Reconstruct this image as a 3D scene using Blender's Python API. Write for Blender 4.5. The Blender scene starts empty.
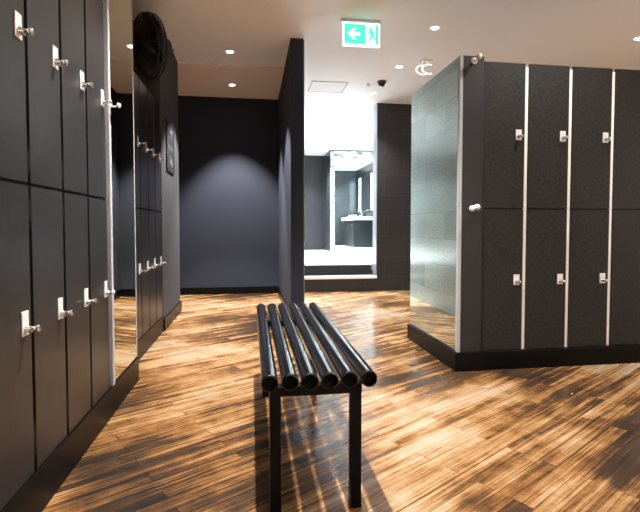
import bpy, bmesh, math, random
from mathutils import Vector, Matrix, Quaternion
random.seed(4)
C = bpy.context.scene.collection
PI = math.pi
CEIL = 2.84

# ------------------------------------------------------------------ materials
def mat(name):
    m = bpy.data.materials.new(name); m.use_nodes = True
    nt = m.node_tree; nt.nodes.clear()
    out = nt.nodes.new('ShaderNodeOutputMaterial')
    b = nt.nodes.new('ShaderNodeBsdfPrincipled')
    nt.links.new(b.outputs[0], out.inputs[0])
    return m, nt, b
def N(nt, typ, **kw):
    n = nt.nodes.new(typ)
    for k, v in kw.items():
        if k.startswith('_'): setattr(n, k[1:], v)
        else:
            k2 = int(k[1:]) if (k[0] == 'i' and k[1:].isdigit()) else k.replace('__', ' ')
            n.inputs[k2].default_value = v
    return n
def ramp(nt, stops):
    r = nt.nodes.new('ShaderNodeValToRGB'); e = r.color_ramp.elements
    while len(e) < len(stops): e.new(0.5)
    for i, (p, c) in enumerate(stops):
        e[i].position = p; e[i].color = (*c, 1) if len(c) == 3 else c
    return r
def L(nt, a, b): nt.links.new(a, b)
def noisy(name, c1, c2, rough=0.5, scale=60, metal=0.0, bump=0.0, stretch=None, detail=4, spec=0.5, r2=None):
    m, nt, b = mat(name)
    tc = N(nt, 'ShaderNodeTexCoord')
    mp = N(nt, 'ShaderNodeMapping'); L(nt, tc.outputs['Object'], mp.inputs['Vector'])
    if stretch: mp.inputs['Scale'].default_value = stretch
    nz = N(nt, 'ShaderNodeTexNoise', Scale=scale, Detail=detail); L(nt, mp.outputs[0], nz.inputs['Vector'])
    r = ramp(nt, [(0.35, c1), (0.65, c2)]); L(nt, nz.outputs['Fac'], r.inputs[0])
    L(nt, r.outputs[0], b.inputs['Base Color'])
    b.inputs['Roughness'].default_value = rough; b.inputs['Metallic'].default_value = metal
    b.inputs['Specular IOR Level'].default_value = spec
    if r2 is not None:
        mr = N(nt, 'ShaderNodeMapRange'); mr.inputs['To Min'].default_value = rough; mr.inputs['To Max'].default_value = r2
        L(nt, nz.outputs['Fac'], mr.inputs['Value']); L(nt, mr.outputs[0], b.inputs['Roughness'])
    if bump:
        bp = N(nt, 'ShaderNodeBump', Strength=bump, Distance=0.002); L(nt, nz.outputs['Fac'], bp.inputs['Height'])
        L(nt, bp.outputs[0], b.inputs['Normal'])
    return m
def emit(name, col, strength):
    m, nt, b = mat(name)
    b.inputs['Base Color'].default_value = (*col, 1)
    b.inputs['Emission Color'].default_value = (*col, 1); b.inputs['Emission Strength'].default_value = strength
    b.inputs['Roughness'].default_value = 0.4
    return m
def tile_mat(name, horiz, c1, c2, mortar, rough=0.3, w=0.6, h=0.31, spec=0.5):
    m, nt, b = mat(name)
    tc = N(nt, 'ShaderNodeTexCoord'); sp = N(nt, 'ShaderNodeSeparateXYZ'); cb = N(nt, 'ShaderNodeCombineXYZ')
    L(nt, tc.outputs['Object'], sp.inputs[0]); L(nt, sp.outputs[horiz], cb.inputs[0]); L(nt, sp.outputs['Z'], cb.inputs[1])
    off = N(nt, 'ShaderNodeMapping'); off.inputs['Location'].default_value = (0.1, -0.215, 0); L(nt, cb.outputs[0], off.inputs[0])
    br = N(nt, 'ShaderNodeTexBrick', Scale=1.0, Mortar__Size=0.002, Brick__Width=w, Row__Height=h)
    br.inputs['Color1'].default_value = (*c1, 1); br.inputs['Color2'].default_value = (*c2, 1); br.inputs['Mortar'].default_value = (*mortar, 1)
    L(nt, off.outputs[0], br.inputs['Vector'])
    nz = N(nt, 'ShaderNodeTexNoise', Scale=55, Detail=6); L(nt, tc.outputs['Object'], nz.inputs['Vector'])
    mx = N(nt, 'ShaderNodeMixRGB', _blend_type='MULTIPLY', Fac=0.8); L(nt, br.outputs['Color'], mx.inputs[1])
    r = ramp(nt, [(0.3, (0.55, 0.55, 0.55)), (0.7, (1.25, 1.25, 1.25))]); L(nt, nz.outputs['Fac'], r.inputs[0]); L(nt, r.outputs[0], mx.inputs[2])
    L(nt, mx.outputs[0], b.inputs['Base Color'])
    b.inputs['Roughness'].default_value = rough; b.inputs['Specular IOR Level'].default_value = spec
    bp = N(nt, 'ShaderNodeBump', Strength=0.15, Distance=0.003); L(nt, nz.outputs['Fac'], bp.inputs['Height']); L(nt, bp.outputs[0], b.inputs['Normal'])
    return m

def floor_mat():
    m, nt, b = mat('worn_plank_wood')
    tc = N(nt, 'ShaderNodeTexCoord')
    rot = N(nt, 'ShaderNodeMapping'); rot.inputs['Rotation'].default_value = (0, 0, math.radians(-31)); L(nt, tc.outputs['Object'], rot.inputs[0])
    # planks: random tone per strip
    br = N(nt, 'ShaderNodeTexBrick', Scale=1.0, Mortar__Size=0.0018, Brick__Width=0.95, Row__Height=0.072, Bias=0.0)
    br.offset = 0.37; br.offset_frequency = 2
    br.inputs['Color1'].default_value = (0, 0, 0, 1); br.inputs['Color2'].default_value = (1, 1, 1, 1); br.inputs['Mortar'].default_value = (0.1, 0.1, 0.1, 1)
    L(nt, rot.outputs[0], br.inputs['Vector'])
    # streaks along the grain
    sc_ = N(nt, 'ShaderNodeVectorMath', _operation='SCALE'); sc_.inputs['Scale'].default_value = 0.30; L(nt, br.outputs['Color'], sc_.inputs[0])
    cz = N(nt, 'ShaderNodeVectorMath', _operation='ADD'); L(nt, rot.outputs[0], cz.inputs[0]); L(nt, sc_.outputs[0], cz.inputs[1])
    s1 = N(nt, 'ShaderNodeMapping'); s1.inputs['Scale'].default_value = (0.42, 8.0, 1); L(nt, cz.outputs[0], s1.inputs[0])
    n1 = N(nt, 'ShaderNodeTexNoise', Scale=1.5, Detail=8, Roughness=0.68, Distortion=0.15); L(nt, s1.outputs[0], n1.inputs['Vector'])
    s2 = N(nt, 'ShaderNodeMapping'); s2.inputs['Scale'].default_value = (1.3, 60, 1); L(nt, rot.outputs[0], s2.inputs[0])
    n2 = N(nt, 'ShaderNodeTexNoise', Scale=1.5, Detail=6, Roughness=0.75); L(nt, s2.outputs[0], n2.inputs['Vector'])
    n3 = N(nt, 'ShaderNodeTexNoise', Scale=0.95, Detail=4, Roughness=0.55); L(nt, rot.outputs[0], n3.inputs['Vector'])
    def math_(op, a, bb):
        n = N(nt, 'ShaderNodeMath', _operation=op)
        for i, v in enumerate((a, bb)):
            if isinstance(v, (int, float)): n.inputs[i].default_value = v
            else: L(nt, v, n.inputs[i])
        return n.outputs[0]
    n4 = N(nt, 'ShaderNodeTexNoise', Scale=11.0, Detail=9, Roughness=0.75); L(nt, tc.outputs['Object'], n4.inputs['Vector'])
    v = math_('MULTIPLY', n1.outputs['Fac'], 1.0)
    v = math_('ADD', v, math_('MULTIPLY', n2.outputs['Fac'], 0.62))
    v = math_('ADD', v, math_('MULTIPLY', n3.outputs['Fac'], 1.0))
    v = math_('ADD', v, math_('MULTIPLY', n4.outputs['Fac'], 0.28))
    v = math_('ADD', v, math_('MULTIPLY', br.outputs['Color'], 0.10))
    v = math_('SUBTRACT', v, 1.02)
    # wear and painted lamplight pale in the walkway, dirt and painted shade by lockers
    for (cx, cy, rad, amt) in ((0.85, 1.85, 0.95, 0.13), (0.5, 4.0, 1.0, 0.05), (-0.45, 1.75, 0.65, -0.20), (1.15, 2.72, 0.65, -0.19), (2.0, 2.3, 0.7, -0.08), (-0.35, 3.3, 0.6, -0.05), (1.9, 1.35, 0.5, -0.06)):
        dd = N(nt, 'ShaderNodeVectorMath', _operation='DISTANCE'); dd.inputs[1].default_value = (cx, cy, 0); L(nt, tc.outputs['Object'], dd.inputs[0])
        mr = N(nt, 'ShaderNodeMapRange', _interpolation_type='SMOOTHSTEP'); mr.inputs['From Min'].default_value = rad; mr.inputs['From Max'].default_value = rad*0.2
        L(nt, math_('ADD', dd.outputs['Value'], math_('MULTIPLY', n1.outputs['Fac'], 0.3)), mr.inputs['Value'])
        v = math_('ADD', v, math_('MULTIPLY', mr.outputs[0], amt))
    r = ramp(nt, [(0.22, (0.018, 0.012, 0.009)), (0.36, (0.048, 0.027, 0.015)), (0.44, (0.118, 0.053, 0.018)), (0.50, (0.205, 0.100, 0.034)),
                  (0.57, (0.275, 0.163, 0.077)), (0.66, (0.325, 0.235, 0.155)), (0.85, (0.36, 0.29, 0.225))])
    L(nt, v, r.inputs[0])
    # scratches and pale flecks of spilt paint
    vo = N(nt, 'ShaderNodeTexVoronoi', Scale=7.0, Randomness=1.0); L(nt, tc.outputs['Object'], vo.inputs['Vector'])
    fl = N(nt, 'ShaderNodeMath', _operation='LESS_THAN'); fl.inputs[1].default_value = 0.045; L(nt, vo.outputs['Distance'], fl.inputs[0])
    sel = N(nt, 'ShaderNodeSeparateColor'); L(nt, vo.outputs['Color'], sel.inputs[0])
    keep = math_('GREATER_THAN', sel.outputs[0], 0.72)
    fk = math_('MULTIPLY', fl.outputs[0], keep)
    mx = N(nt, 'ShaderNodeMixRGB'); mx.inputs[2].default_value = (0.75, 0.7, 0.62, 1)
    L(nt, math_('MULTIPLY', fk, 0.8), mx.inputs[0]); L(nt, r.outputs[0], mx.inputs[1])
    # plank joints
    mj = N(nt, 'ShaderNodeMixRGB', _blend_type='MULTIPLY'); mj.inputs[2].default_value = (0.35, 0.28, 0.22, 1)
    L(nt, math_('MULTIPLY', br.outputs['Fac'], 0.55), mj.inputs[0]); L(nt, mx.outputs[0], mj.inputs[1])
    L(nt, mj.outputs[0], b.inputs['Base Color'])
    b.inputs['Specular IOR Level'].default_value = 0.26
    rr = N(nt, 'ShaderNodeMapRange'); rr.inputs['To Min'].default_value = 0.2; rr.inputs['To Max'].default_value = 0.32
    L(nt, n3.outputs['Fac'], rr.inputs['Value']); L(nt, rr.outputs[0], b.inputs['Roughness'])
    bp = N(nt, 'ShaderNodeBump', Strength=0.12, Distance=0.003); L(nt, n2.outputs['Fac'], bp.inputs['Height']); L(nt, bp.outputs[0], b.inputs['Normal'])
    return m

M = {}
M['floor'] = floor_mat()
M['ceiling'] = noisy('ceiling_paint', (0.86, 0.845, 0.835), (0.89, 0.875, 0.865), 0.9, 90, bump=0.05)
M['ceiling_warm'] = noisy('ceiling_bounce_tint', (0.80, 0.69, 0.60), (0.84, 0.73, 0.63), 0.9, 90, bump=0.05)  # floor bounce put into the colour as a warm tint
M['white'] = noisy('white_paint', (0.80, 0.80, 0.79), (0.85, 0.85, 0.84), 0.55, 40)
M['navy'] = noisy('navy_wall_paint', (0.019, 0.0215, 0.034), (0.027, 0.030, 0.044), 0.75, 160, bump=0.12, spec=0.2)
M['black_wall'] = noisy('charcoal_wall_paint', (0.048, 0.048, 0.054), (0.060, 0.060, 0.066), 0.7, 160, bump=0.12, spec=0.2)
M['door'] = noisy('dark_locker_laminate', (0.008, 0.0072, 0.0066), (0.024, 0.0215, 0.0195), 0.48, 60, bump=0.08, stretch=(1, 1, 0.8), detail=10, spec=0.28)
M['door_left'] = noisy('satin_locker_laminate', (0.012, 0.0113, 0.0113), (0.020, 0.019, 0.0187), 0.32, 34, bump=0.04, stretch=(1, 1, 0.5), detail=8, spec=0.42)
M['filler'] = noisy('dark_filler_panel', (0.011, 0.011, 0.0125), (0.016, 0.016, 0.0175), 0.4, 60)
M['carcass'] = noisy('black_carcass', (0.008, 0.008, 0.008), (0.014, 0.013, 0.013), 0.6, 30)
M['edge'] = noisy('cream_edge', (0.74, 0.70, 0.63), (0.80, 0.76, 0.70), 0.5, 30)
M['plinth'] = noisy('black_plinth', (0.002, 0.002, 0.002), (0.0035, 0.0035, 0.0035), 0.3, 12, r2=0.4, spec=0.12)
M['chrome'] = noisy('chrome', (0.80, 0.80, 0.80), (0.86, 0.86, 0.86), 0.16, 20, metal=1.0)
M['satin'] = noisy('satin_metal', (0.70, 0.70, 0.69), (0.78, 0.78, 0.77), 0.45, 200, metal=0.35)
M['alu'] = noisy('aluminium_trim', (0.38, 0.38, 0.39), (0.44, 0.44, 0.45), 0.45, 100, metal=0.3)
M['brushed'] = noisy('brushed_steel_edge', (0.30, 0.32, 0.36), (0.38, 0.40, 0.44), 0.4, 100, metal=0.6)
M['tile_dark'] = tile_mat('dark_washroom_tile', 'X', (0.006, 0.0065, 0.0075), (0.010, 0.0105, 0.012), (0.02, 0.02, 0.022), 0.4)
M['mirror'] = noisy('mirror_glass', (0.80, 0.86, 0.82), (0.81, 0.87, 0.83), 0.015, 3, metal=1.0)
M['mirror_warm'] = noisy('aged_mirror_glass', (0.72, 0.72, 0.60), (0.74, 0.74, 0.62), 0.02, 3, metal=1.0)
M['bench'] = noisy('black_gloss_paint', (0.004, 0.004, 0.0045), (0.007, 0.007, 0.0075), 0.14, 2, spec=0.6)
M['bench_leg'] = noisy('black_leg_paint', (0.003, 0.003, 0.003), (0.005, 0.005, 0.005), 0.4, 25, spec=0.12)
M['bench_cap'] = noisy('black_plastic', (0.002, 0.002, 0.002), (0.003, 0.003, 0.003), 0.6, 40, spec=0.1)
M['wire'] = noisy('black_wire', (0.012, 0.012, 0.012), (0.02, 0.02, 0.02), 0.4, 40)
M['blade'] = noisy('black_blade', (0.010, 0.010, 0.011), (0.016, 0.016, 0.017), 0.35, 20)
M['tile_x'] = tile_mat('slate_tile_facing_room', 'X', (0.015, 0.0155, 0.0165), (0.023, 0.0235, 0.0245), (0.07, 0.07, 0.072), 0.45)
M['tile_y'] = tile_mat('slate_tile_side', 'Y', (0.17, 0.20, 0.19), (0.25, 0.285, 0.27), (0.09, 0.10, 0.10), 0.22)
M['tile_bath'] = tile_mat('grey_bathroom_tile', 'X', (0.017, 0.021, 0.025), (0.025, 0.029, 0.033), (0.07, 0.08, 0.085), 0.3)
M['tile_bath_y'] = tile_mat('grey_bathroom_tile_side', 'Y', (0.017, 0.021, 0.025), (0.025, 0.029, 0.033), (0.07, 0.08, 0.085), 0.3)
M['bath_floor'] = tile_mat('white_bathroom_floor', 'X', (0.8, 0.81, 0.82), (0.84, 0.85, 0.86), (0.6, 0.6, 0.6), 0.2)
M['mosaic'] = tile_mat('pale_mosaic', 'X', (0.60, 0.62, 0.64), (0.10, 0.11, 0.12), (0.4, 0.4, 0.4), 0.15, w=0.11, h=0.055)
M['vanity'] = noisy('grey_vanity', (0.007, 0.0075, 0.008), (0.011, 0.0115, 0.012), 0.45, 25, spec=0.15)
M['vanity_end'] = noisy('pale_grey_vanity', (0.014, 0.017, 0.02), (0.02, 0.024, 0.027), 0.5, 25, spec=0.2)
M['stone'] = noisy('white_stone', (0.80, 0.82, 0.84), (0.88, 0.89, 0.90), 0.15, 12)
M['bottle'] = noisy('dark_bottle', (0.012, 0.014, 0.016), (0.02, 0.022, 0.024), 0.2, 12)
M['lens'] = emit('lamp_lens', (1.0, 0.94, 0.87), 55.0)
M['arc_glow'] = emit('white_arc_glow', (1.0, 0.95, 0.90), 1.1)  # weak emission added to keep the ceiling arcs white
M['strip'] = emit('cool_strip_lamp', (0.70, 0.87, 1.0), 60.0)
M['exit_white'] = emit('sign_white', (0.80, 0.93, 1.0), 1.7)
M['exit_green'] = emit('sign_green', (0.07, 0.80, 0.52), 1.05)
M['notice'] = noisy('dark_notice_print', (0.012, 0.013, 0.015), (0.034, 0.035, 0.038), 0.6, 9, stretch=(1, 1, 2.5), spec=0.15)
M['notice_pale'] = noisy('pale_notice_print', (0.07, 0.07, 0.075), (0.11, 0.11, 0.115), 0.6, 30, spec=0.15)
M['frame'] = noisy('black_frame', (0.010, 0.010, 0.012), (0.018, 0.018, 0.02), 0.3, 30)
M['dome'] = noisy('black_dome', (0.006, 0.006, 0.007), (0.01, 0.01, 0.011), 0.12, 10)
M['hatch'] = noisy('hatch_paint', (0.70, 0.66, 0.63), (0.74, 0.70, 0.67), 0.8, 60)
M['hatch_frame'] = noisy('hatch_grey_frame', (0.22, 0.20, 0.19), (0.28, 0.26, 0.25), 0.6, 60)

# ------------------------------------------------------------------ geometry helpers
class MB:
    def __init__(s): s.bm = bmesh.new()
    def box(s, x0, x1, y0, y1, z0, z1, bev=0.0, mi=0):
        t = bmesh.new(); bmesh.ops.create_cube(t, size=1)
        for v in t.verts: v.co = Vector(((x0+x1)/2+v.co.x*(x1-x0), (y0+y1)/2+v.co.y*(y1-y0), (z0+z1)/2+v.co.z*(z1-z0)))
        if bev: bmesh.ops.bevel(t, geom=t.edges[:], offset=bev, segments=2, affect='EDGES', profile=0.7)
        for f in t.faces: f.material_index = mi
        s.merge(t); return s
    def merge(s, t, mtx=None):
        if mtx is not None: t.transform(mtx)
        me = bpy.data.meshes.new('tmp'); t.to_mesh(me); t.free(); s.bm.from_mesh(me); bpy.data.meshes.remove(me)
    def lathe(s, prof, mtx=None, seg=24):
        """prof: (r, z) pairs, spun round local z"""
        t = bmesh.new(); rings = []
        for r, z in prof:
            if r < 1e-6: rings.append([t.verts.new((0, 0, z))])
            else: rings.append([t.verts.new((r*math.cos(2*PI*i/seg), r*math.sin(2*PI*i/seg), z)) for i in range(seg)])
        for a, b in zip(rings, rings[1:]):
            for i in range(seg):
                j = (i+1) % seg
                if len(a) == 1 and len(b) == 1: continue
                if len(a) == 1: t.faces.new((a[0], b[i], b[j]))
                elif len(b) == 1: t.faces.new((a[i], b[0], a[j]))
                else: t.faces.new((a[i], b[i], b[j], a[j]))
        for f in t.faces: f.smooth = True
        bmesh.ops.recalc_face_normals(t, faces=t.faces[:])
        s.merge(t, mtx); return s
    def tube(s, pts, r, seg=8, closed=False):
        pts = [Vector(p) for p in pts]; n = len(pts); t = bmesh.new(); rings = []
        up = None
        for i, p in enumerate(pts):
            a = pts[(i-1) % n] if (closed or i > 0) else p
            b = pts[(i+1) % n] if (closed or i < n-1) else p
            d = (b-a).normalized()
            if up is None:
                up = d.orthogonal().normalized()
            up = (up - d*up.dot(d)).normalized(); w = d.cross(up)
            rr = r[i] if isinstance(r, (list, tuple)) else r
            rings.append([t.verts.new(p + (up*math.cos(2*PI*k/seg)+w*math.sin(2*PI*k/seg))*rr) for k in range(seg)])
        rng = range(n) if closed else range(n-1)
        for i in rng:
            a, b = rings[i], rings[(i+1) % n]
            for k in range(seg):
                t.faces.new((a[k], a[(k+1) % seg], b[(k+1) % seg], b[k])).smooth = True
        if not closed:
            t.faces.new(rings[0][::-1]); t.faces.new(rings[-1])
        bmesh.ops.recalc_face_normals(t, faces=t.faces[:])
        s.merge(t); return s
    def prism(s, poly, y0, y1, mtx=None):
        """poly in (x,z), extruded y0..y1"""
        t = bmesh.new()
        a = [t.verts.new((x, y0, z)) for x, z in poly]; b = [t.verts.new((x, y1, z)) for x, z in poly]
        n = len(poly)
        t.faces.new(a); t.faces.new(b[::-1])
        for i in range(n): t.faces.new((a[i], b[i], b[(i+1) % n], a[(i+1) % n]))
        bmesh.ops.recalc_face_normals(t, faces=t.faces[:])
        s.merge(t, mtx); return s
    def build(s, name, m, parent=None, loc=None):
        me = bpy.data.meshes.new(name); s.bm.to_mesh(me); s.bm.free()
        for mm in (m if isinstance(m, (list, tuple)) else [m]): me.materials.append(mm)
        o = bpy.data.objects.new(name, me); C.objects.link(o)
        if parent is not None: o.parent = parent
        if loc is not None: o.location = loc
        return o
def tag(o, label, cat, group=None, kind=None):
    o['label'] = label; o['category'] = cat
    if group: o['group'] = group
    if kind: o['kind'] = kind
    return o
def empty(name, loc, rz=0, label=None, cat=None, group=None):
    o = bpy.data.objects.new(name, None); C.objects.link(o); o.empty_display_size = 0.05
    o.location = loc; o.rotation_euler = (0, 0, rz)
    if label: tag(o, label, cat, group)
    return o
def struct(name, mb, m, label=None):
    o = mb.build(name, m); o['kind'] = 'structure'
    if label: o['label'] = label; o['category'] = 'wall' if 'wall' in name else name.split('_')[0]
    return o
def copy_tree(o, parent=None):
    c = o.copy(); C.objects.link(c)
    if parent is not None: c.parent = parent
    for ch in list(o.children): copy_tree(ch, c)
    return c
def align(loc, d, up=(0, 0, 1)):
    """matrix that takes local z to direction d"""
    q = Vector((0, 0, 1)).rotation_difference(Vector(d).normalized())
    return Matrix.Translation(Vector(loc)) @ q.to_matrix().to_4x4()

# ------------------------------------------------------------------ room shell
XL, XR, YN, YB = -1.27, 5.2, -2.6, 6.75
LX, RX = 0.39, 0.53           # partition faces
OX = 1.885                    # right edge of the washroom opening
BZ = 0.375                    # washroom floor level
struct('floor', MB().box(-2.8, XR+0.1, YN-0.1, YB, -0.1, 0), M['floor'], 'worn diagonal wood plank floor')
mb = MB().box(XL-0.1, XR+0.1, YN-0.1, 5.43, CEIL, CEIL+0.1).box(RX, XR+0.1, 5.43, YB+0.2, CEIL, CEIL+0.1)
struct('ceiling', mb, M['ceiling'], 'off-white painted ceiling')
struct('ceiling_alcove', MB().box(-2.8, RX, 5.43, YB+0.2, CEIL-0.012, CEIL+0.1), M['ceiling_warm'], 'ceiling over the alcove, floor bounce tinted into its colour')
struct('wall_left', MB().box(XL-0.1, XL, YN, 4.40, 0, CEIL), M['black_wall'])
struct('wall_left_end', MB().box(XL-0.1, -0.82, 4.40, 5.43, 0, CEIL), M['black_wall'], 'charcoal wall end with the framed notice')
struct('wall_left_pier', MB().box(XL, -0.735, 2.462, 3.0, 0.152, CEIL), M['filler'])
struct('wall_alcove', MB().box(-2.9, -2.8, 5.3, YB+0.1, 0, CEIL).box(-2.8, XL-0.1, 5.33, 5.43, 0, CEIL), M['navy'])
struct('wall_back', MB().box(-2.9, RX, YB, YB+0.2, 0, CEIL), M['navy'], 'navy back wall of the alcove')
mb = MB().box(LX, RX-0.012, 4.58, YB, 0, CEIL)
struct('wall_partition', mb, M['navy'], 'navy partition wall ending at the aisle')
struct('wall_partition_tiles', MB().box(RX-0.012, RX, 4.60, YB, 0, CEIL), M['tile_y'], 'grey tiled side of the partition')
struct('wall_back_tiled', MB().box(OX, XR, YB, YB+0.2, 0, CEIL), M['tile_x'], 'dark slate tiled wall right of the washroom opening')
struct('wall_right', MB().box(XR, XR+0.1, YN, YB+0.2, 0, CEIL), M['white'])
struct('wall_near', MB().box(XL, XR, YN-0.1, YN, 0, CEIL), M['white'])
# steps into the washroom
struct('trim_1', MB().box(RX, OX, YB, YB+0.32, 0, 0.222), M['tile_x'], 'lower tiled step riser')
struct('trim_2', MB().box(RX, OX, YB-0.012, YB+0.03, 0.19, 0.232, 0.003), M['white'], 'white step edge')
struct('trim_3', MB().box(RX, OX, YB+0.32, YB+0.5, 0, BZ-0.004), M['tile_x'], 'upper tiled step riser')
struct('trim_4', MB().box(OX-0.012, OX-0.0005, YB+0.002, YB+0.2, 0.235, CEIL), M['brushed'], 'metal edge of the tiled wall')
# washroom beyond
BX1, BY1 = 3.45, 11.9
struct('floor_washroom', MB().box(0.4, BX1+0.1, YB+0.5, BY1, BZ-0.1, BZ), M['bath_floor'], 'white washroom floor')
struct('ceiling_washroom', MB().box(0.4, BX1+0.1, YB+0.2, BY1, CEIL, CEIL+0.1), M['white'], 'white washroom ceiling')
struct('wall_washroom_left', MB().box(0.4, RX, YB+0.2, BY1, 0, CEIL), M['tile_bath_y'])
struct('wall_washroom_back', MB().box(0.4, 1.90, BY1, BY1+0.1, 0, CEIL), M['tile_dark'], 'grey tiled washroom end wall')
struct('wall_washroom_pier', MB().box(1.88, BX1, 10.95, BY1, BZ, CEIL), M['tile_bath_y'])
struct('wall_washroom_right', MB().box(BX1, BX1+0.1, YB+0.2, BY1, 0, CEIL), M['tile_bath_y'])
struct('wall_washroom_near', MB().box(OX, BX1, YB+0.2, YB+0.24, 0, CEIL), M['tile_bath'])
# skirting
struct('baseboard_back', MB().box(-2.8, LX-0.015, YB-0.015, YB, 0, 0.10, 0.003), M['plinth'], 'black skirting of the alcove')
struct('baseboard_left', MB().box(-0.82, -0.805, 4.40, 5.445, 0, 0.12, 0.003).box(-1.27, -0.805, 5.43, 5.445, 0, 0.12, 0.003), M['plinth'])
struct('baseboard_partition', MB().box(LX-0.015, LX, 4.565, YB-0.015, 0, 0.10, 0.003).box(LX, RX, 4.565, 4.58, 0, 0.10, 0.003), M['plinth'])

# ------------------------------------------------------------------ lockers
def lock(parent, x, z, edge):
    p = MB().box(x-0.021, x+0.021, -0.004, 0.0, z-0.045, z+(0.026 if edge else 0.034), 0.0012).build('lock_plate', M['satin'], parent)
    k = MB().lathe([(0, 0), (0.014, 0), (0.014, 0.006), (0.0075, 0.010), (0.0070, 0.030), (0.0105, 0.033), (0.0115, 0.039), (0.009, 0.043), (0, 0.044)],
                   align((x, -0.003, z-0.022), (0, -1, 0)), 20)
    k.box(x-0.004, x+0.012, -0.020, -0.010, z-0.036, z-0.014, 0.002)
    k.build('lock_knob', M['chrome'], parent)
def make_locker(w, depth, edge, doorm, hinges):
    zb, zk = (0.128, 0.62) if edge else (0.152, 0.668)
    root = empty('locker', (0, 0, 0))
    MB().box(0, w, 0.022, depth, zb-0.002, 2.055).build('carcass', M['carcass'], root)
    ew = 0.022 if edge else 0.0
    if edge: MB().box(w-ew, w, 0.006, 0.022, zb-0.001, 2.055).build('edge_strip', M['edge'], root)
    x1 = w-ew-0.003 if edge else w-0.017
    for z0, z1, zl in ((zb, 1.092 if edge else 1.104, zk), (1.100 if edge else 1.116, 2.075, 1.605)):
        d = MB().box(0.003, x1, 0, 0.018, z0, z1, 0.0015).build('door', doorm, root)
        lock(d, x1-0.045, zl, edge)
        if hinges:
            hb = z1-0.11 if z0 < 1 else z0+0.04
            MB().box(x1+0.0005, x1+0.0065, 0.004, 0.02, hb, hb+0.07).build('hinge', M['satin'], d)
            if z0 < 1: MB().box(x1+0.0005, x1+0.0065, 0.004, 0.02, z0+0.05, z0+0.16).build('hinge', M['satin'], d)
    return root
def run(w, depth, edge, doorm, hinges, spots, group):
    proto = make_locker(w, depth, edge, doorm, hinges)
    for i, (x, y, rz, label) in enumerate(spots):
        o = proto if i == 0 else copy_tree(proto)
        o.location = (x, y, 0); o.rotation_euler = (0, 0, rz); tag(o, label, 'locker', group)
w = 0.272
run(w, 0.5, False, M['door_left'], True, [(-0.72, 2.452-w*(4-k), PI/2, t) for k, t in enumerate([
    'dark two-door locker column at the left edge, nearest the camera',
    'second dark locker column from the left edge, in the near left row',
    'third dark locker column from the left edge, just before the last beside the mirror',
    'dark locker column right beside the bright metal edge of the left mirror'])], 'lockers in the near left row')
w2 = 0.265
run(w2, 0.42, False, M['door_left'], False, [(-0.82, 4.385-w2*(4-k), PI/2, t) for k, t in enumerate([
    'dark locker column just past the left mirror edge, first of the far left row',
    'dark locker second past the left mirror in the far left row under the fan',
    'dark locker third past the left mirror, one before the framed notice wall',
    'dark locker at the far end of the left side, beside the framed notice wall'])], 'lockers in the far left row')
w3 = 0.328
run(w3, 0.42, True, M['door'], False, [(1.535+w3*k, 2.89, 0, t) for k, t in enumerate([
    'black-brown locker column next to the panel with coat hooks',
    'second black-brown locker column right of the coat hook panel, between two pale strips',
    'third black-brown locker column right of the coat hook panel',
    'black-brown locker column cut off by the right edge of the photo'])], 'lockers on the right')
# plinths the lockers stand on
tag(MB().box(-1.25, -0.712, 1.0, 3.005, 0, 0.15, 0.003).build('locker_plinth', M['plinth']),
    'black plinth under the near left lockers and mirror', 'plinth')
tag(MB().box(-1.24, -0.815, 3.02, 4.395, 0, 0.15, 0.003).build('locker_plinth', M['plinth']),
    'black plinth under the far left locker row', 'plinth')
tag(MB().box(1.345, 2.85, 2.865, 3.82, 0, 0.125, 0.004).build('locker_plinth', M['plinth']),
    'glossy black plinth under the right lockers and mirror panel', 'plinth')
# filler in the far left row
tag(MB().box(-1.24, -0.825, 3.02, 3.32, 0.152, 2.055).build('filler_panel', M['filler']), 'narrow dark filler panel behind the left mirror edge', 'panel')
# right end: core, hook panel, mirror
e = empty('locker_end_unit', (1.37, 2.88, 0.127), 0, 'dark slim end panel with two coat hooks, corner of the right lockers', 'panel')
MB().box(0.016, 0.163, 0.0, 0.02, 0, 1.975, 0.0015).build('hook_panel', M['filler'], e)
MB().box(0.016, 1.47, 0.44, 0.925, 0.0, 1.927).box(0.016, 0.163, 0.02, 0.44, 0, 1.927).build('core', M['carcass'], e)
mr = empty('wall_mirror', (1.365, 2.88, 0.127), 0, 'tall mirror panel on the end of the right lockers reflecting grey tiles', 'mirror')
MB().box(0, 0.018, 0.03, 0.93, 0, 1.975).build('mirror_glass', M['mirror'], mr)
MB().box(-0.004, 0.020, -0.002, 0.026, 0, 1.975, 0.003).build('edge_trim', M['alu'], mr)
ml = empty('wall_mirror', (-0.72, 2.46, 0.152), 0, 'tall full-height mirror between the two left locker rows', 'mirror')
MB().box(-0.014, 0.0, 0.03, 0.535, 0, CEIL-0.158).build('mirror_glass', M['mirror_warm'], ml)
MB().box(-0.014, 0.012, 0.0, 0.030, 0, CEIL-0.158, 0.003).build('edge_trim', M['alu'], ml)
MB().box(-0.014, 0.002, 0.535, 0.54, 0, CEIL-0.158).build('edge_trim', M['alu'], ml)

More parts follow.
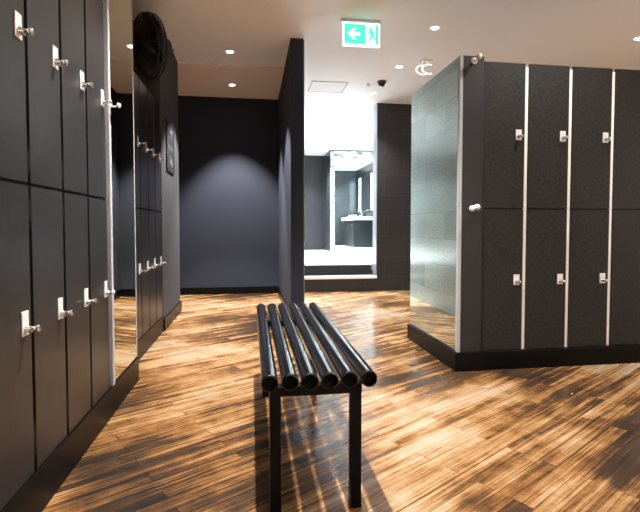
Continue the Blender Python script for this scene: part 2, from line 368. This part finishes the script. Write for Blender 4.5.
# coat hooks: round base and a ball-ended peg
def coat_hook(loc, rz, label, sc=1.0):
    r = empty('coat_hook', loc, rz, label, 'hook', 'coat hooks')
    MB().lathe([(0, 0), (0.022, 0), (0.022, 0.006), (0.017, 0.011), (0, 0.011)], align((0, 0, 0), (0, -1, 0)), 24).build('base', M['satin'], r)
    mb = MB().tube([(0, -0.006, 0), (0, -0.025, -0.006), (0, -0.045, -0.004), (0, -0.056, 0.003)], [0.009, 0.0075, 0.007, 0.008], 10)
    mb.lathe([(0.021*math.sin(PI*k/12), -0.019*math.cos(PI*k/12)) for k in range(13)], align((0, -0.070, 0.006), (0, -1, 0.15)), 20)
    mb.build('ball_peg', M['satin'], r)
    r.scale = (sc, sc, sc)
    return r
coat_hook((1.46, 2.88, 2.068), 0, 'satin metal ball coat hook at the top of the slim end panel')
coat_hook((1.46, 2.88, 1.095), 0, 'satin metal ball coat hook halfway down the slim end panel, with long shadow')
coat_hook((-0.708, 2.475, 1.585), PI/2, 'small ball coat hook on the bright metal edge of the left mirror', 0.6)

# ------------------------------------------------------------------ bench
bz, tr = 0.461, 0.0285
b = empty('bench', (0.222, 2.195, 0), 0, 'black six-tube metal bench standing in the middle of the floor', 'bench')
Y0, Y1 = -0.72, 0.70
for i in range(6):
    x = (i-2.5)*0.0665
    t = MB().lathe([(tr-0.004, -0.0), (tr-0.001, -0.0), (tr, 0.003), (tr, 0.012), (tr, Y1-Y0-0.012), (tr, Y1-Y0-0.003), (tr-0.001, Y1-Y0), (tr-0.004, Y1-Y0)], align((x, Y0, bz), (0, 1, 0)), 28).build('tube', M['bench'], b)
    mb = MB(); mb2 = MB()
    mb.lathe([(0, 0.004), (tr-0.0045, 0.004), (tr-0.004, 0.0), (tr-0.004, 0.03)], align((x, Y0, bz), (0, 1, 0)), 28)
    mb2.lathe([(0, Y1-Y0-0.004), (tr-0.0045, Y1-Y0-0.004), (tr-0.004, Y1-Y0), (tr-0.004, Y1-Y0-0.03)], align((x, Y0, bz), (0, 1, 0)), 28)
    mb.build('end_cap', M['bench_cap'], t); mb2.build('end_cap', M['bench_cap'], t)
for y in (Y0+0.055, 0.42):
    MB().box(-0.165, 0.15, y-0.02, y+0.02, bz-tr-0.030, bz-tr+0.004, 0.003).build('crossbar', M['bench_leg'], b)
    for lx in (-0.147, 0.130):
        MB().box(lx-0.019, lx+0.019, y-0.019, y+0.019, 0.004, bz-tr-0.026, 0.004).box(lx-0.02, lx+0.02, y-0.02, y+0.02, 0, 0.012, 0.003).build('leg', M['bench_leg'], b)

# ------------------------------------------------------------------ ceiling lamps
def spot(name, x, y, power, col=(1, 0.965, 0.93), half=39, blend=0.55, parent=None, z=CEIL-0.02):
    d = bpy.data.lights.new(name, 'SPOT'); d.energy = power; d.color = col
    d.spot_size = math.radians(half*2); d.spot_blend = blend; d.shadow_soft_size = 0.03
    o = bpy.data.objects.new(name, d); C.objects.link(o)
    if parent is not None: o.parent = parent; o.location = (0, 0, -0.012)
    else: o.location = (x, y, z)
    return o
POW = 300
proto = None
def downlight(x, y, label, power=POW, group='recessed ceiling downlights', col=(1, 0.965, 0.93), half=39, z=CEIL, blend=0.55):
    global proto
    if proto is None:
        o = proto = empty('downlight', (0, 0, 0))
        MB().lathe([(0.034, -0.001), (0.038, -0.006), (0.047, -0.004), (0.049, 0.0), (0.034, 0.0)], None, 28).build('trim_ring', M['satin'], o)
        MB().lathe([(0, -0.0035), (0.034, -0.0035), (0.035, -0.001), (0, -0.001)], None, 28).build('lens', M['lens'], o)
    else:
        o = proto.copy(); C.objects.link(o)
        for ch in proto.children:
            if ch.type == 'MESH':
                c = ch.copy(); C.objects.link(c); c.parent = o
    o.location = (x, y, z); tag(o, label, 'light', group)
    spot('downlight_lamp', x, y, power, col, half, blend, o)
    return o
downlight(-0.22, 5.03, 'ceiling downlight in front of the alcove, above the framed notice wall', power=800, blend=0.3)
downlight(-0.243, 6.14, 'ceiling downlight inside the alcove, close to the navy back wall', power=950, z=CEIL-0.012, blend=0.5)
downlight(1.71, 4.15, 'ceiling downlight right of the green exit sign, largest of the central row', half=50, blend=0.8)
downlight(1.71, 5.20, 'ceiling downlight above the tiled wall, middle of the central row', half=50, blend=0.8)
downlight(1.69, 6.27, 'small ceiling downlight right above the tiled wall, farthest of the central row', half=50, blend=0.8)
downlight(3.80, 4.08, 'ceiling downlight above the right lockers at the photo edge')
for x, y, p, hf in ((0.13, 2.35, 1050, 52), (2.1, 2.22, 190, 60), (3.5, 1.9, 170, 56), (2.6, -0.3, 240, 40), (0.1, -2.0, 800, 40), (1.6, -2.0, 800, 40),
                    (3.2, -2.0, 800, 40), (4.6, 0.8, 600, 40), (4.6, 2.5, 600, 40), (3.8, 5.3, 300, 50)):  # rear and far-right lamps are unseen fill added for bounce light
    downlight(x, y, 'unseen ceiling downlight outside the frame, overhead key lamp or added fill', power=p, group='downlights outside the frame', half=hf, blend=0.75)
WB = (0.88, 0.95, 1.0)
for x, y in ((1.15, 7.6), (1.15, 9.2), (2.3, 7.6), (2.3, 9.2), (1.3, 10.8)):
    downlight(x, y, 'recessed downlight in the white washroom ceiling beyond the steps', power=1500, group='washroom downlights', col=WB, half=60, blend=0.8)

# ------------------------------------------------------------------ exit sign
ex = empty('exit_sign', (0.99, 4.10, CEIL), 0, 'lit green exit sign with arrow and running figure, hung from the ceiling', 'sign')
MB().box(-0.185, 0.175, -0.02, 0.03, -0.028, 0, 0.004).build('housing', M['satin'], ex)
MB().box(-0.172, 0.172, -0.012, 0.010, -0.238, -0.026, 0.006).build('light_panel', M['exit_white'], ex)
MB().box(-0.158, 0.036, -0.0145, -0.0119, -0.216, -0.044).box(0.128, 0.158, -0.0145, -0.0119, -0.216, -0.044).build('green_field', M['exit_green'], ex)
arrow = [(-0.13, -0.128), (-0.072, -0.078), (-0.052, -0.078), (-0.052, -0.088), (-0.086, -0.116), (-0.015, -0.116), (-0.015, -0.140), (-0.086, -0.140), (-0.046, -0.176), (-0.066, -0.182)]
MB().prism([(-0.128, -0.130), (-0.075, -0.080), (-0.048, -0.080), (-0.083, -0.115), (-0.015, -0.115), (-0.015, -0.145), (-0.083, -0.145), (-0.048, -0.180), (-0.075, -0.180)], -0.0170, -0.0143).build('arrow', M['exit_white'], ex)
mb = MB()
mb.lathe([(0, 0), (0.013, 0), (0.013, 0.0025), (0, 0.0025)], align((0.080, -0.012, -0.078), (0, -1, 0)), 16)
def limb(a, c, w):
    a = Vector(a); c = Vector(c); d = (c-a).normalized(); n = Vector((-d.y, d.x))*w/2
    mb.prism([tuple(a+n), tuple(c+n), tuple(c-n), tuple(a-n)], -0.0145, -0.0119)
limb((0.084, -0.090), (0.096, -0.138), 0.028); limb((0.090, -0.098), (0.070, -0.115), 0.013); limb((0.070, -0.115), (0.058, -0.104), 0.013)
limb((0.088, -0.096), (0.110, -0.106), 0.013); limb((0.110, -0.106), (0.114, -0.122), 0.013)
limb((0.094, -0.134), (0.078, -0.162), 0.017); limb((0.078, -0.162), (0.072, -0.196), 0.016)
limb((0.098, -0.134), (0.116, -0.160), 0.017); limb((0.114, -0.158), (0.126, -0.172), 0.015)
mb.build('running_figure', M['exit_green'], ex)

# other ceiling fittings
h = empty('access_hatch', (1.01, 6.08, CEIL), 0, 'square access hatch in the ceiling before the washroom', 'hatch')
MB().box(-0.225, 0.225, -0.21, 0.21, -0.004, 0).build('panel', M['hatch'], h)
MB().box(-0.24, 0.24, -0.225, -0.21, -0.006, 0).box(-0.24, 0.24, 0.21, 0.225, -0.006, 0).box(-0.24, -0.225, -0.21, 0.21, -0.006, 0).box(0.225, 0.24, -0.21, 0.21, -0.006, 0).build('frame', M['hatch_frame'], h)
dm = empty('dome_camera', (1.66, 5.75, CEIL), 0, 'small black dome on the ceiling near the tiled wall', 'camera')
MB().lathe([(0, 0), (0.058, 0), (0.060, -0.018), (0.050, -0.024), (0, -0.024)], None, 24).build('base', M['frame'], dm)
MB().lathe([(0.046, -0.022), (0.044, -0.040), (0.034, -0.056), (0.018, -0.065), (0, -0.067)], None, 24).build('dome', M['dome'], dm)
sn = empty('ceiling_sensor', (1.52, 5.87, CEIL), 0, 'tiny white ceiling sensor left of the black dome', 'sensor')
MB().lathe([(0, 0), (0.030, 0), (0.030, -0.012), (0, -0.012)], None, 20).build('base', M['white'], sn)
MB().lathe([(0.02, -0.010), (0.022, -0.022), (0.012, -0.036), (0, -0.038)], None, 20).build('lens', M['white'], sn)
rl = empty('ceiling_arcs', (1.95, 4.97, CEIL), 0, 'small white ceiling fitting of two curved arcs above the right mirror', 'lamp')
MB().box(-0.05, 0.05, -0.03, 0.03, -0.012, 0, 0.003).build('base', M['white'], rl)
for cx, cz, y in ((-0.035, -0.115, -0.02), (0.035, -0.085, 0.02)):
    pts = [(cx+0.066*math.cos(math.radians(a)), y, cz+0.052*math.sin(math.radians(a))) for a in range(70, 300, 10)]
    a = MB().tube(pts, 0.007, 8).build('arc', M['arc_glow'], rl)
    rl.scale = (1.25, 1.25, 1)
    MB().tube([pts[2], (cx*0.6, y*0.5, -0.01)], 0.004, 6).build('stem', M['white'], a)

# ------------------------------------------------------------------ framed notice on the left end wall
fn = empty('framed_notice', (-0.82, 4.85, 1.525), PI/2, 'dark framed notice on the charcoal wall past the far left lockers', 'notice')
MB().box(-0.21, 0.21, -0.012, 0, 0, 0.012).box(-0.21, 0.21, -0.012, 0, 0.488, 0.50).box(-0.21, -0.198, -0.012, 0, 0.012, 0.488).box(0.198, 0.21, -0.012, 0, 0.012, 0.488).build('frame', M['frame'], fn)
pr = MB().box(-0.198, 0.198, -0.008, 0, 0.012, 0.488).build('print', M['notice'], fn)
mb = MB().box(-0.02, 0.13, -0.0095, -0.0075, 0.40, 0.43).box(-0.15, 0.14, -0.0095, -0.0075, 0.25, 0.262).box(-0.15, 0.10, -0.0095, -0.0075, 0.225, 0.237)
mb.prism([(-0.06, 0.09), (0.0, 0.17), (0.03, 0.12), (0.09, 0.15), (0.11, 0.07), (0.05, 0.05), (0.02, 0.08)], -0.0095, -0.0075)
mb.build('printed_marks', M['notice_pale'], pr)

# ------------------------------------------------------------------ wall fan
FR = 0.25
fc = Vector((-0.84, 4.06, 2.49)); fn_ = Vector((-0.80, -0.55, -0.18)).normalized()
fan = empty('wall_fan', fc, 0, 'large black wall fan in a wire cage above the far left lockers', 'fan')
R = align((0, 0, 0), fn_)
def FP(r, a, z): return R @ Vector((r*math.cos(a), r*math.sin(a), z))
def cage(sign, nw, rings):
    m_ = MB()
    for k in range(nw):
        a = 2*PI*k/nw
        m_.tube([FP(FR*q, a+0.25*(1-q), sign*(0.035+0.065*(1-q**3))) for q in (0.16, 0.4, 0.6, 0.8, 0.93, 1.0)], 0.0022, 5)
    for q in rings:
        m_.tube([FP(FR*q, 2*PI*i/40, sign*(0.035+0.065*(1-q**3))) for i in range(40)], 0.0045 if q == 1 else 0.003, 6, True)
    return m_
cage(1, 64, (0.18, 0.5, 0.78, 1)).build('front_cage', M['wire'], fan)
cage(-1, 56, (0.25, 0.6, 1)).build('rear_cage', M['wire'], fan)
MB().tube([FP(FR+0.002, 2*PI*i/48, 0) for i in range(48)], 0.008, 8, True).build('rim_band', M['wire'], fan)
MB().lathe([(0, 0.10), (0.045, 0.10), (0.052, 0.09), (0.052, 0.075), (0, 0.075)], R, 24).lathe([(0, 0.05), (0.04, 0.05), (0.045, 0.0), (0.065, -0.06), (0.07, -0.16), (0.05, -0.18), (0, -0.18)], R, 24).build('motor', M['blade'], fan)
for k in range(4):
    m_ = MB(); t = bmesh.new(); rows = []
    for q in (0.04, 0.09, 0.15, 0.21, 0.24):
        wd = 0.55 if q < 0.05 else 0.62 if q < 0.22 else 0.45
        rows.append([t.verts.new(FP(q, k*PI/2 + wd*(u-0.5)*1.6, 0.03*(u-0.5)*2)) for u in (0, 0.25, 0.5, 0.75, 1)])
    for a_, b_ in zip(rows, rows[1:]):
        for i in range(4): t.faces.new((a_[i], a_[i+1], b_[i+1], b_[i])).smooth = True
    bmesh.ops.solidify(t, geom=t.faces[:], thickness=0.004)
    m_.merge(t); m_.build('blade', M['blade'], fan)
back = FP(0, 0, -0.16)
MB().tube([back, back+Vector((0.03, 0.06, 0.0)), Vector((0.0, 0.335, 0.0))], 0.02, 10).box(-0.07, 0.015, 0.32, 0.339, -0.09, 0.09, 0.003).build('wall_bracket', M['blade'], fan)

# ------------------------------------------------------------------ washroom furniture
bm_ = empty('washroom_mirror', (1.89, 10.948, BZ+0.002), 0, 'tall mosaic framed mirror in the washroom beyond the steps', 'mirror')
mw, mh = 1.55, 2.44
MB().box(0.10, mw-0.10, -0.015, 0, 0.10, mh-0.18).build('mirror_glass', M['mirror'], bm_)
MB().box(0, 0.10, -0.03, 0, 0, mh).box(mw-0.10, mw, -0.03, 0, 0, mh).box(0.10, mw-0.10, -0.03, 0, 0, 0.10).box(0.10, mw-0.10, -0.03, 0, mh-0.18, mh).build('frame', M['mosaic'], bm_)
va = empty('vanity_unit', (2.90, 7.5, BZ), 0, 'grey vanity unit with white top, seen in the washroom mirror', 'vanity')
MB().box(0.05, 0.54, 0.05, 1.50, 0, 0.06).box(0.02, 0.54, 0.02, 1.53, 0.06, 0.80, 0.004).build('cabinet', M['vanity_end'], va)
for k in range(3):
    d = MB().box(0, 0.02, 0.03+k*0.50, 0.03+k*0.50+0.49, 0.07, 0.78, 0.003).build('door', M['vanity'], va)
    MB().lathe([(0, 0), (0.012, 0), (0.012, 0.02), (0.02, 0.028), (0.016, 0.036), (0, 0.037)], align((0, 0.40+k*0.50, 0.66), (-1, 0, 0)), 14).build('knob', M['chrome'], d)
MB().box(-0.05, 0.545, -0.03, 1.58, 0.80, 0.90, 0.012).build('countertop', M['stone'], va)
MB().lathe([(0, 0.905), (0.10, 0.905), (0.18, 0.93), (0.20, 0.965), (0.21, 0.965), (0.20, 0.92), (0.15, 0.90), (0, 0.90)], Matrix.Translation((0.27, 0.55, 0)), 28).build('basin', M['stone'], va)
MB().tube([(0.47, 0.55, 0.90), (0.47, 0.55, 1.08), (0.45, 0.55, 1.12), (0.36, 0.55, 1.13), (0.34, 0.55, 1.10)], 0.013, 8).build('tap', M['chrome'], va)
for i, (x, y, hh) in enumerate(((0.16, 1.40, 0.17), (0.36, 1.28, 0.21))):
    s = empty('soap_bottle', (2.90+x, 7.5+y, BZ+0.9015), 0, ['dark pump bottle on the white vanity top, left one in the mirror', 'taller dark pump bottle on the white vanity top, nearer the wall'][i], 'bottle', 'soap bottles on the vanity')
    MB().lathe([(0, 0), (0.036, 0), (0.038, 0.01), (0.038, hh*0.72), (0.028, hh*0.82), (0.013, hh*0.86), (0.013, hh*0.9), (0, hh*0.9)], None, 18).build('body', M['bottle'], s)
    MB().tube([(0, 0, hh*0.9), (0, 0, hh*1.08), (-0.015, 0, hh*1.12), (-0.05, 0, hh*1.1)], 0.006, 6).build('pump', M['bottle'], s)
vm = empty('vanity_mirror', (3.448, 7.55, 1.40+BZ), 0, 'lit mirror over the vanity, seen by its glow in the washroom', 'mirror')
MB().box(-0.02, 0, 0.06, 1.44, -0.30, 0.75).build('mirror_glass', M['mirror'], vm)
for y in (0.0, 1.45): MB().box(-0.035, 0, y, y+0.05, -0.30, 0.75, 0.004).build('light_strip', M['strip'], vm)

# ------------------------------------------------------------------ camera and view
w_ = bpy.data.worlds.new('World'); bpy.context.scene.world = w_; w_.use_nodes = True
w_.node_tree.nodes['Background'].inputs[0].default_value = (0.05, 0.05, 0.06, 1)
cam = bpy.data.cameras.new('Camera'); co = bpy.data.objects.new('Camera', cam); C.objects.link(co)
co.location = (0, 0, 0.97); co.rotation_euler = (math.radians(90-2.1), 0, math.radians(-8.5))
cam.sensor_width = 36; cam.lens = 457/640*36; cam.shift_y = -12/640; cam.clip_start = 0.02
sc = bpy.context.scene; sc.camera = co
vs = sc.view_settings; vs.view_transform = 'Standard'; vs.look = 'None'; vs.gamma = 1; vs.use_curve_mapping = False
vs.exposure = 0.0
sc.cycles.max_bounces = 14; sc.cycles.diffuse_bounces = 8; sc.cycles.glossy_bounces = 8
sc.cycles.use_denoising = True
